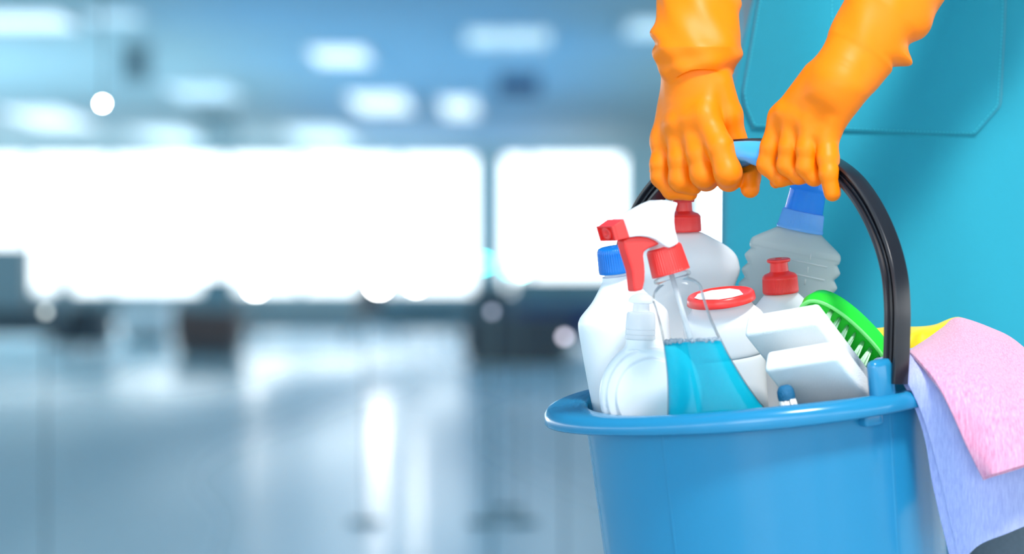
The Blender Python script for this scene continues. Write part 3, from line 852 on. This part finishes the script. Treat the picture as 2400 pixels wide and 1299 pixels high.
LR = [[(2046, 905, 2.545), (2100, 890, 2.570), (2180, 870, 2.60), (2300, 850, 2.64), (2440, 860, 2.70)],
      [(2044, 853, 2.545), (2090, 838, 2.550), (2160, 818, 2.570), (2280, 812, 2.60), (2440, 850, 2.64)],
      [(2068, 846, 2.520), (2110, 842, 2.510), (2180, 828, 2.520), (2300, 828, 2.56), (2470, 878, 2.60)],
      [(2112, 880, 2.484), (2160, 872, 2.482), (2240, 865, 2.490), (2350, 876, 2.525), (2490, 918, 2.565)],
      [(2150, 945, 2.478), (2210, 940, 2.470), (2290, 930, 2.476), (2390, 940, 2.508), (2500, 980, 2.548)],
      [(2180, 1030, 2.478), (2240, 1025, 2.466), (2320, 1015, 2.471), (2410, 1015, 2.498), (2505, 1040, 2.538)],
      [(2206, 1130, 2.480), (2262, 1120, 2.466), (2340, 1100, 2.471), (2420, 1085, 2.498), (2505, 1090, 2.538)],
      [(2226, 1215, 2.484), (2280, 1190, 2.468), (2350, 1165, 2.473), (2425, 1145, 2.498), (2505, 1145, 2.538)],
      [(2252, 1320, 2.488), (2296, 1278, 2.472), (2362, 1250, 2.476), (2430, 1222, 2.498), (2505, 1195, 2.538)]]
cloth('layer', LR, M_lilac, .0028, '', t, 'front_layer', fold=.002)
LB = [[(x_-4-5*min(i, 4)/2 - (6 if i > 3 else 0), y_+4, Y_+.008) for x_, y_, Y_ in r_] for i, r_ in enumerate(LR[2:])]
cloth('layer', LB, M_lilac, .0028, '', t, 'back_layer', fold=.002)
t = thing('cleaning_cloth', 'pink felt cloth lying over the lilac one at the right', 'cloth', P(2250, 850, 2.50))
PR = [[(2128, 828, 2.555), (2176, 796, 2.590), (2212, 770, 2.615), (2246, 748, 2.630), (2320, 772, 2.64), (2384, 806, 2.63), (2460, 880, 2.62)],
      [(2134, 830, 2.530), (2190, 812, 2.555), (2228, 792, 2.575), (2262, 778, 2.590), (2332, 796, 2.60), (2396, 836, 2.60), (2470, 910, 2.60)],
      [(2156, 852, 2.500), (2212, 848, 2.510), (2250, 834, 2.525), (2288, 830, 2.540), (2350, 850, 2.56), (2412, 890, 2.565), (2478, 950, 2.575)],
      [(2196, 902, 2.476), (2240, 898, 2.476), (2280, 895, 2.486), (2318, 895, 2.497), (2370, 912, 2.52), (2425, 940, 2.54), (2484, 985, 2.555)],
      [(2230, 966, 2.466), (2268, 962, 2.464), (2305, 958, 2.470), (2340, 960, 2.480), (2388, 970, 2.50), (2436, 985, 2.52), (2490, 1010, 2.545)],
      [(2262, 1035, 2.464), (2296, 1028, 2.461), (2330, 1022, 2.467), (2362, 1020, 2.476), (2402, 1020, 2.495), (2445, 1025, 2.515), (2495, 1035, 2.54)],
      [(2306, 1120, 2.464), (2330, 1112, 2.460), (2356, 1104, 2.465), (2384, 1095, 2.474), (2416, 1085, 2.492), (2452, 1075, 2.512), (2500, 1062, 2.535)]]
PR = [[(x_, y_, Y_ - (.017 if i > 0 else .010) - .034*min(1, max(0, (x_-2290)/160))) for x_, y_, Y_ in r_] for i, r_ in enumerate(PR)]
cloth('layer', PR, M_pink, .0034, '', t, 'front_layer', fold=.0015)
PB = [[(x_+1, y_+5, Y_+.0065) for x_, y_, Y_ in r_] for r_ in PR[1:]]
cloth('layer', PB, M_pink, .0034, '', t, 'back_layer', fold=.0015)
YR = [[(2040, 774, 2.665), (2075, 770, 2.670), (2112, 768, 2.675), (2150, 768, 2.672), (2192, 763, 2.668), (2246, 746, 2.67), (2300, 770, 2.68)],
      [(2044, 786, 2.650), (2080, 778, 2.650), (2112, 780, 2.655), (2144, 778, 2.643), (2172, 775, 2.650), (2232, 762, 2.650), (2300, 780, 2.66)],
      [(2050, 806, 2.640), (2084, 800, 2.636), (2110, 808, 2.645), (2132, 800, 2.632), (2158, 800, 2.640), (2215, 792, 2.640), (2300, 806, 2.65)],
      [(2055, 860, 2.640), (2090, 860, 2.640), (2120, 860, 2.640), (2140, 860, 2.635), (2170, 860, 2.640), (2220, 860, 2.645), (2300, 860, 2.66)]]
t = thing('cleaning_cloth', 'bright yellow cloth crumpled behind the black handle and pink cloth', 'cloth', P(2150, 860, 2.65))
cloth('layer', YR, M_yellow, .002, '', t, 'cloth_sheet', fold=.004)

# ------------------------------------------------------------------ person
M_glove = mat('orange_rubber', (1.0, 0.215, 0.0), 0.46, Specular_IOR_Level=0.25, bump=0.04, bscale=90)
M_glove.node_tree.nodes['Principled BSDF'].inputs['Subsurface Weight'].default_value = 0.12
M_glove.node_tree.nodes['Principled BSDF'].inputs['Subsurface Radius'].default_value = (.01, .004, .001)
M_shirt = mat('grey_shirt', (0.30, 0.32, 0.34), 0.9, bump=.2, bscale=600)
M_trous = mat('grey_trousers', (0.17, 0.20, 0.24), 0.9, bump=.3, bscale=900, vary=.2, vscale=300)
M_skin = mat('skin', (0.72, 0.42, 0.30), 0.5)
M_hair = mat('brown_hair', (0.07, 0.035, 0.02), 0.6)
M_shoe = mat('dark_shoe', (0.03, 0.03, 0.035), 0.5)
PC = Vector((0.385, 2.945, 0))
person = thing('person', 'person in turquoise apron and orange rubber gloves holding the bucket handle', 'person', PC)

def px_sdf_obj(name, fn, lo, hi, step, m, label=None):
    p, q = grid_mesh(fn, lo, hi, step)
    V = [P(a[0], a[1], 2.60 + a[2]*S0) for a in p]
    Fc = [tuple(reversed(x_)) for x_ in q]   # y flips in picture space
    return mk(name, V, Fc, m, person, label=label, recalc=False)

def Dl(x): return -(x-1775)*.95    # depth of the handle line (px)
def chain(X, pts, k=6):
    d = None
    for (a, b) in zip(pts[:-1], pts[1:]):
        c = cone_sdf(X, a[:3], a[3], b[:3], b[3])
        d = c if d is None else smin(d, c, k)
    return d
def held(X):
    d = None
    for dy, r_ in ((2, 25), (30, 25)):
        pts = [(x_, y_+dy, (hY(x_)-2.60)/S0) for x_, y_ in hp[4:16]]
        for a, b in zip(pts[:-1], pts[1:]):
            if dy == 30 and not (1640 < (a[0]+b[0])/2 < 1880): continue
            c = cone_sdf(X, a, r_, b, r_); d = c if d is None else np.minimum(d, c)
    return d
def left_hand(X):
    def q(x, y, dz, r): return (x, y, Dl(x)*.82+dz, r)
    # metacarpals / back of the hand
    back = None
    for a, b in ((q(1590, 195, 4, 40), q(1556, 330, -10, 30)), (q(1608, 190, -2, 42), q(1590, 290, -28, 33)), (q(1638, 186, -2, 42), q(1622, 276, -36, 34)), (q(1668, 190, 4, 42), q(1652, 270, -40, 33))):
        c = cone_sdf(X, a[:3], a[3], b[:3], b[3]); back = c if back is None else smin(back, c, 22)
    palm = smin(cone_sdf(X, q(1600, 260, 18, 0)[:3], 44, q(1660, 300, 20, 0)[:3], 36), cone_sdf(X, q(1570, 320, 14, 0)[:3], 34, q(1630, 330, 10, 0)[:3], 36), 20)
    back = smin(back, palm, 24)
    # knuckle bumps
    for x, y, r in ((1653, 268, 20), (1586, 288, 19), (1620, 276, 17)):
        c = np.linalg.norm(X-np.array(q(x, y, -58, 0)[:3]), axis=-1)-r; back = smin(back, c, 22)
    idx = chain(X, [q(1652, 270, -40, 32), q(1688, 345, -58, 32), q(1706, 404, -56, 32.5), q(1708, 420, -22, 28), q(1700, 418, 30, 25)], 10)
    mid_ = chain(X, [q(1622, 282, -36, 32), q(1640, 360, -52, 32), q(1650, 408, -48, 33), q(1655, 418, -14, 29), q(1656, 410, 34, 25)], 10)
    rin = chain(X, [q(1590, 298, -28, 32), q(1596, 375, -44, 30), q(1598, 420, -40, 31), q(1622, 432, -14, 24), q(1632, 420, 34, 22)], 10)
    pin = chain(X, [q(1560, 330, -14, 30), q(1550, 385, -30, 27), q(1551, 414, -28, 26), q(1574, 446, -22, 22), q(1618, 454, -4, 17)], 8)
    kf = np.clip((405-X[..., 1])/70, 0, 1)*24 + 2.5
    d = smin(smin(idx, mid_, kf), smin(rin, pin, kf), kf)
    # blend with the back only above the finger webs
    wk = np.clip((400-X[..., 1])/60, 0.05, 1)*22
    h = np.clip(.5+.5*(back-d)/wk, 0, 1); d = back*(1-h)+d*h-wk*h*(1-h)
    th = chain(X, [q(1686, 200, 10, 34), q(1708, 270, 26, 32), q(1722, 330, 48, 28), q(1748, 385, 52, 24), q(1757, 412, 36, 25), q(1758, 442, 24, 22.5)], 12)
    d = smin(d, th, 8)
    web = cone_sdf(X, q(1672, 250, 10, 0)[:3], 30, q(1708, 320, 36, 0)[:3], 24); d = smin(d, web, 12)
    # wrist and loose cuff
    y = X[..., 1]
    wr = cone_sdf(X*np.array([1, 1, 1.15]), (1634, 168, 1.15*(Dl(1634)*.82+6)), 80, (1634, 228, 1.15*(Dl(1634)*.82+6)), 68)
    d = smin(d, wr, 26)
    Z0 = Dl(1630)*.82 + np.clip(110-y, 0, 400)*.42
    t_ = np.clip((y+160)/330, 0, 1)
    cx = 1634 + (y < 150)*0
    r = 96 + 6*np.sin((y-20)/60.0) - 14*np.clip((y-100)/75, 0, 1.3)**2 + 2.5*np.sin(y/9.0+X[..., 0]/40)*np.clip((y-90)/60, 0, 1)
    th_ = np.arctan2((X[..., 2]-Z0)*1.15, X[..., 0]-cx)
    r = r + 3.0*np.sin(3*th_+y/28) + 1.8*np.sin(7*th_-y/17)
    # the side folds the picture shows
    r = r + 13*np.exp(-((y-76)/16)**2)*np.exp(-((np.abs(th_)-PI)/.45)**2) - 5*np.exp(-((y-104)/10)**2)*np.exp(-((np.abs(th_)-PI)/.5)**2)
    r = r + 11*np.exp(-((y-128)/20)**2)*np.exp(-(th_/.5)**2) + 9*np.exp(-((y-8)/18)**2)*np.exp(-(th_/.5)**2) - 4*np.exp(-((y-60)/25)**2)*np.exp(-(th_/.5)**2)
    rad = np.sqrt((X[..., 0]-cx)**2 + ((X[..., 2]-Z0)*1.15)**2)
    ux = (X[..., 0]-1640)/92.0; edge = 163 + np.where(ux < 0, 56, 14)*ux**2
    cuff = np.maximum(rad-r, np.maximum(y-edge, -160-y))*.85
    d = smin(d, cuff, 5)
    # creases
    for a, b, r_ in (((1655, 368), (1672, 412), 3.5), ((1603, 394), (1626, 436), 3.0), ((1560, 402), (1574, 436), 3.0), ((1555, 172), (1610, 160), 2.0), ((1690, 180), (1650, 165), 1.6)):
        pass
    d = smax(d, -held(X), 3)
    nub = np.linalg.norm(X-np.array(q(1527, 401, -20, 0)[:3]), axis=-1)-6; d = smin(d, nub, 3)
    return d
px_sdf_obj('glove', left_hand, (1505, -165, -230), (1800, 490, 350), 2.5, M_glove)

def right_hand(X):
    def q(x, y, dz, r): return (x, y, Dl(x)*.82+dz, r)
    back = None
    for a, b in ((q(1925, 190, 2, 52), q(1833, 276, -22, 30)), (q(1945, 185, -12, 54), q(1862, 268, -34, 31)), (q(1965, 190, -16, 54), q(1900, 285, -36, 31)), (q(1990, 200, -4, 46), q(1938, 318, -24, 28))):
        c = cone_sdf(X, a[:3], a[3], b[:3], b[3]); back = c if back is None else smin(back, c, 22)
    palm = cone_sdf(X, q(1850, 300, 14, 0)[:3], 34, q(1930, 305, 14, 0)[:3], 34)
    back = smin(back, palm, 22)
    for x, y, r in ((1838, 262, 19), (1868, 268, 17)):
        c = np.linalg.norm(X-np.array(q(x, y, -46, 0)[:3]), axis=-1)-r; back = smin(back, c, 22)
    idx = chain(X, [q(1833, 276, -22, 30), q(1808, 345, -40, 26), q(1799, 386, -42, 25), q(1828, 418, -34, 20), q(1862, 416, 0, 17)], 8)
    mid_ = chain(X, [q(1862, 276, -34, 30), q(1850, 345, -52, 25.5), q(1845, 388, -52, 24.5), q(1872, 412, -40, 20), q(1900, 412, 0, 17)], 8)
    rin = chain(X, [q(1900, 290, -36, 30), q(1892, 350, -54, 26), q(1891, 392, -54, 25.5), q(1908, 414, -40, 22), q(1925, 408, 10, 18)], 8)
    pin = chain(X, [q(1938, 322, -24, 28), q(1941, 372, -44, 25.5), q(1944, 408, -52, 24), q(1951, 452, -48, 20.5)], 9)
    kf = np.clip((365-X[..., 1])/70, 0, 1)*22 + 2.4
    d = smin(smin(idx, mid_, kf), smin(rin, pin, kf), kf)
    wk = np.clip((375-X[..., 1])/60, 0.05, 1)*20
    h = np.clip(.5+.5*(back-d)/wk, 0, 1); d = back*(1-h)+d*h-wk*h*(1-h)
    th = chain(X, [q(1900, 240, 30, 30), q(1850, 320, 50, 26), q(1830, 400, 46, 20), q(1818, 428, 6, 14)], 8)
    d = smin(d, th, 6)
    # wrist + forearm along the slanting axis
    A = np.array([1975., 188., Dl(1975)*.82+10]); B = np.array([2150., -90., -60.])
    ax = (B-A)/np.linalg.norm(B-A); s = (X-A)@ax
    L = X - A - s[..., None]*ax
    side = np.cross(ax, [0, 0, 1]); side /= np.linalg.norm(side); side = -side if side[0] < 0 else side
    u_ = L@side; w_ = np.sqrt(np.maximum((L**2).sum(-1)-u_**2, 0))
    wsg = L[..., 2]
    th_ = np.arctan2(wsg, u_)
    r = 50 + 24*np.clip((s+70)/85, 0, 1) + 13*np.clip((s-10)/70, 0, 1) + 14*np.clip((s-70)/120, 0, 1)
    r = r + 26*np.exp(-((s-122)/16)**2)*np.exp(-(th_/.42)**2) - 12*np.exp(-((s-162)/20)**2)*np.exp(-(th_/.5)**2) + 10*np.exp(-((s-215)/35)**2)*np.exp(-(th_/.6)**2)
    r = r - 7*np.exp(-((s-92)/9)**2)*np.exp(-(th_/.6)**2) + 1.6*np.sin(5*th_+s/22)*np.clip((s-40)/60, 0, 1)
    rad = np.sqrt(u_**2 + (w_*1.15)**2)
    arm = smax(rad-r, np.maximum(-70-s, s-360), 30)*.9
    d = smin(d, arm, 24)
    wr = cone_sdf(X, A-ax*25, 56, A+ax*30, 68); d = smin(d, wr, 24)
    return smax(d, -held(X), 3)
px_sdf_obj('glove', right_hand, (1755, -160, -260), (2270, 485, 170), 2.5, M_glove)

# clothes and body in metres
def world_sdf_obj(name, fn, lo, hi, step, m, label=None, parent=None):
    p, q = grid_mesh(fn, lo, hi, step)
    return mk(name, [Vector(a) for a in p], q, m, parent or person, label=label)
def ell(X, c, r):
    k0 = np.linalg.norm((X-np.array(c))/np.array(r), axis=-1); return (k0-1)*min(r)
XC, YC = PC.x, PC.y
def torso(X):
    S = np.array([1, 1.55, 1])
    def c2(a, ra, b, rb): return cone_sdf(X*S, np.array(a)*S, ra, np.array(b)*S, rb)/1.2
    d = c2((XC, YC, .86), .172, (XC, YC, 1.05), .150)
    d = smin(d, c2((XC, YC, 1.05), .150, (XC, YC, 1.30), .165), .05)
    d = smin(d, c2((XC-.13, YC, 1.365), .055, (XC+.13, YC, 1.365), .055), .05)
    RS = (XC-.19, YC-.0, 1.35); RE = (.166, 2.84, 1.085)
    LS = (XC+.19, YC-.0, 1.35); LE = (.455, 2.70, 1.085)
    d = smin(d, cone_sdf(X, RS, .058, RE, .044), .03)
    d = smin(d, cone_sdf(X, LS, .058, LE, .046), .03)
    d = smin(d, cone_sdf(X, RE, .044, (.164, 2.665, .975), .024), .01)
    d = smin(d, cone_sdf(X, LE, .046, (.340, 2.60, .975), .026), .01)
    return d
world_sdf_obj('shirt', torso, (0.08, 2.50, .66), (.72, 3.12, 1.47), .007, M_shirt, 'grey shirt with sleeves')
def legs(X):
    d = None
    S = np.array([1, 1.5, 1])
    d = cone_sdf(X*S, np.array((XC, YC, .80))*S, .168, np.array((XC, YC, .92))*S, .165)/1.2
    for s in (-1, 1):
        d = smin(d, cone_sdf(X, (XC+s*.085, YC, .76), .092, (XC+s*.10, YC+.0, .46), .064), .03)
        d = smin(d, cone_sdf(X, (XC+s*.10, YC, .46), .064, (XC+s*.105, YC+.02, .09), .052), .02)
    return np.maximum(d, .05-X[..., 2])
world_sdf_obj('trousers', legs, (0.16, 2.78, .04), (.62, 3.10, 1.02), .008, M_trous, 'grey woven trousers')
def head(X):
    d = ell(X, (XC, YC-.01, 1.56), (.072, .090, .108))
    d = smin(d, ell(X, (XC, YC-.035, 1.495), (.050, .058, .055)), .03)
    d = smin(d, cone_sdf(X, (XC, YC+.01, 1.38), .055, (XC, YC+.005, 1.50), .050), .02)
    d = smin(d, cone_sdf(X, (XC, YC-.095, 1.555), .008, (XC, YC-.112, 1.525), .012), .012)
    for s in (-1, 1):
        d = smin(d, ell(X, (XC+s*.074, YC, 1.545), (.010, .020, .030)), .006)
        d = smax(d, -(np.linalg.norm(X-np.array((XC+s*.031, YC-.108, 1.562)), axis=-1)-.017), .008)
        d = smin(d, np.linalg.norm(X-np.array((XC+s*.031, YC-.083, 1.562)), axis=-1)-.0125, .002)
    d = smin(d, cone_sdf(X, (XC-.020, YC-.093, 1.484), .006, (XC+.020, YC-.093, 1.484), .006), .006)
    d = smax(d, -cone_sdf(X, (XC-.022, YC-.104, 1.484), .0025, (XC+.022, YC-.104, 1.484), .0025), .003)
    return d
world_sdf_obj('head', head, (XC-.1, YC-.14, 1.36), (XC+.1, YC+.11, 1.69), .0035, M_skin, 'bare head and neck')
def hair(X):
    d = ell(X, (XC, YC+.005, 1.575), (.082, .098, .112))
    d = smax(d, -ell(X, (XC, YC-.09, 1.53), (.064, .075, .095)), .015)
    return smin(d, ell(X, (XC, YC+.10, 1.56), (.035, .035, .04)), .02)
world_sdf_obj('hair', hair, (XC-.1, YC-.12, 1.45), (XC+.1, YC+.16, 1.70), .005, M_hair, 'brown tied hair')
for s in (-1, 1):
    def shoe(X, s=s):
        d = cone_sdf(X, (XC+s*.11, YC+.03, .048), .046, (XC+s*.125, YC-.13, .036), .036)
        d = smin(d, cone_sdf(X, (XC+s*.107, YC+.02, .05), .045, (XC+s*.105, YC+.02, .10), .046), .02)
        return smax(d, .002-X[..., 2], .004)
    world_sdf_obj('shoe', shoe, (XC+s*.11-.08, YC-.20, -.01), (XC+s*.11+.08, YC+.10, .16), .006, M_shoe)

# apron: wraps the front of the body
M_apron = mat('turquoise_apron_cloth', (0.0, 0.29, 0.395), 0.75, bump=.25, bscale=1500, Sheen_Weight=.25)
M_stitch = mat('turquoise_thread', (0.06, 0.60, 0.72), .7)
def ap_hw(z):
    lo = .186
    zz = [.50, .80, .89, .98, 1.15, 1.34]; ww = [.190, .187, .181, .160, .120, .095]
    return float(np.interp(z, zz, ww))
def ap_Y(x, z):
    u = max(-1, min(1, (x-XC)/.205))
    base = YC + .012 - .138*math.sqrt(max(0.0, 1-u*u*.97))
    if z < .86: base += -.010*(.86-z)/.3
    return base + .004*math.sin((x-XC)*46+z*3)*(1 if z < 1.0 else .5) + .003*mnoise.noise(Vector((x*14, z*3, 0)))
zs = np.linspace(.515, 1.34, 90); V = []; nc = 60
for z in zs:
    hw = ap_hw(z)
    for j in range(nc+1):
        x = XC + hw*(2*j/nc-1) ; V.append(Vector((x, ap_Y(x, z), z)))
Fc = [(i*(nc+1)+j, i*(nc+1)+j+1, (i+1)*(nc+1)+j+1, (i+1)*(nc+1)+j) for i in range(len(zs)-1) for j in range(nc)]
ap = mk('apron', V, Fc, M_apron, person, label='turquoise apron with wide stitched pocket')
s_ = ap.modifiers.new('s', 'SOLIDIFY'); s_.thickness = .0022; s_.offset = 0
def ap_pt(px, py, off):
    Y = 2.82
    for _ in range(6):
        p = P(px, py, Y); Y = ap_Y(p.x, p.z)
    return P(px, py, Y - off)
left_e = [(-330, 1800), (0, 1776), (215, 1739), (250, 1744), (300, 1764)]
right_e = [(-330, 2362), (0, 2358), (60, 2356), (248, 2346), (318, 2285)]
rowst = np.linspace(0, 1, 60); V = []; nc = 60
for tt_ in rowst:
    yl = -330 + 630*tt_ + 2; yr = -330 + 648*tt_
    xl = float(np.interp(yl, [a for a, _ in left_e], [b for _, b in left_e])); xr = float(np.interp(yr, [a for a, _ in right_e], [b for _, b in right_e]))
    for j in range(nc+1):
        u = j/nc; V.append(ap_pt(xl+(xr-xl)*u, yl+(yr-yl)*u, .0024))
Fc = [(i*(nc+1)+j, (i+1)*(nc+1)+j, (i+1)*(nc+1)+j+1, i*(nc+1)+j+1) for i in range(len(rowst)-1) for j in range(nc)]
pk = mk('pocket', V, Fc, M_apron, ap)
s_ = pk.modifiers.new('s', 'SOLIDIFY'); s_.thickness = .0018; s_.offset = 0
path = [(1782, -100), (1783, 0), (1768, 90), (1746, 215), (1750, 247), (1770, 293), (1900, 297), (2100, 306), (2280, 312), (2338, 246), (2349, 60), (2351, -100)]
parts = []
def stitch_line(path):
    for a, b in zip(path[:-1], path[1:]):
        L = math.hypot(b[0]-a[0], b[1]-a[1]); n = int(L/9)
        for i in range(n):
            t0 = (i+.12)/n; t1 = (i+.80)/n
            p0 = ap_pt(a[0]+(b[0]-a[0])*t0, a[1]+(b[1]-a[1])*t0, .0036); p1 = ap_pt(a[0]+(b[0]-a[0])*t1, a[1]+(b[1]-a[1])*t1, .0036)
            parts.append(tube([p0, p1], .00030, 5))
stitch_line(path); stitch_line([(1950, -100), (1951, 296)])
v, f = join_vf(*parts); mk('stitching', v, f, M_stitch, ap, kind='stuff', label='fine thread stitches round the pocket')
# neck strap and waist ties
for s in (-1, 1):
    q = [Vector((XC+s*.085, ap_Y(XC+s*.085, 1.33)-.002, 1.33)), Vector((XC+s*.075, YC-.065, 1.40)), Vector((XC+s*.062, YC-.01, 1.432)), Vector((XC+s*.03, YC+.055, 1.43))]
    v, f = tube([Vector(p_) for p_ in smoothprof([tuple(a_) for a_ in q], 5)], .006, 8)
    mk('neck_strap', v, f, M_apron, ap)

print('tris', sum(len(o.data.polygons) for o in SC.objects if o.type == 'MESH')*2)
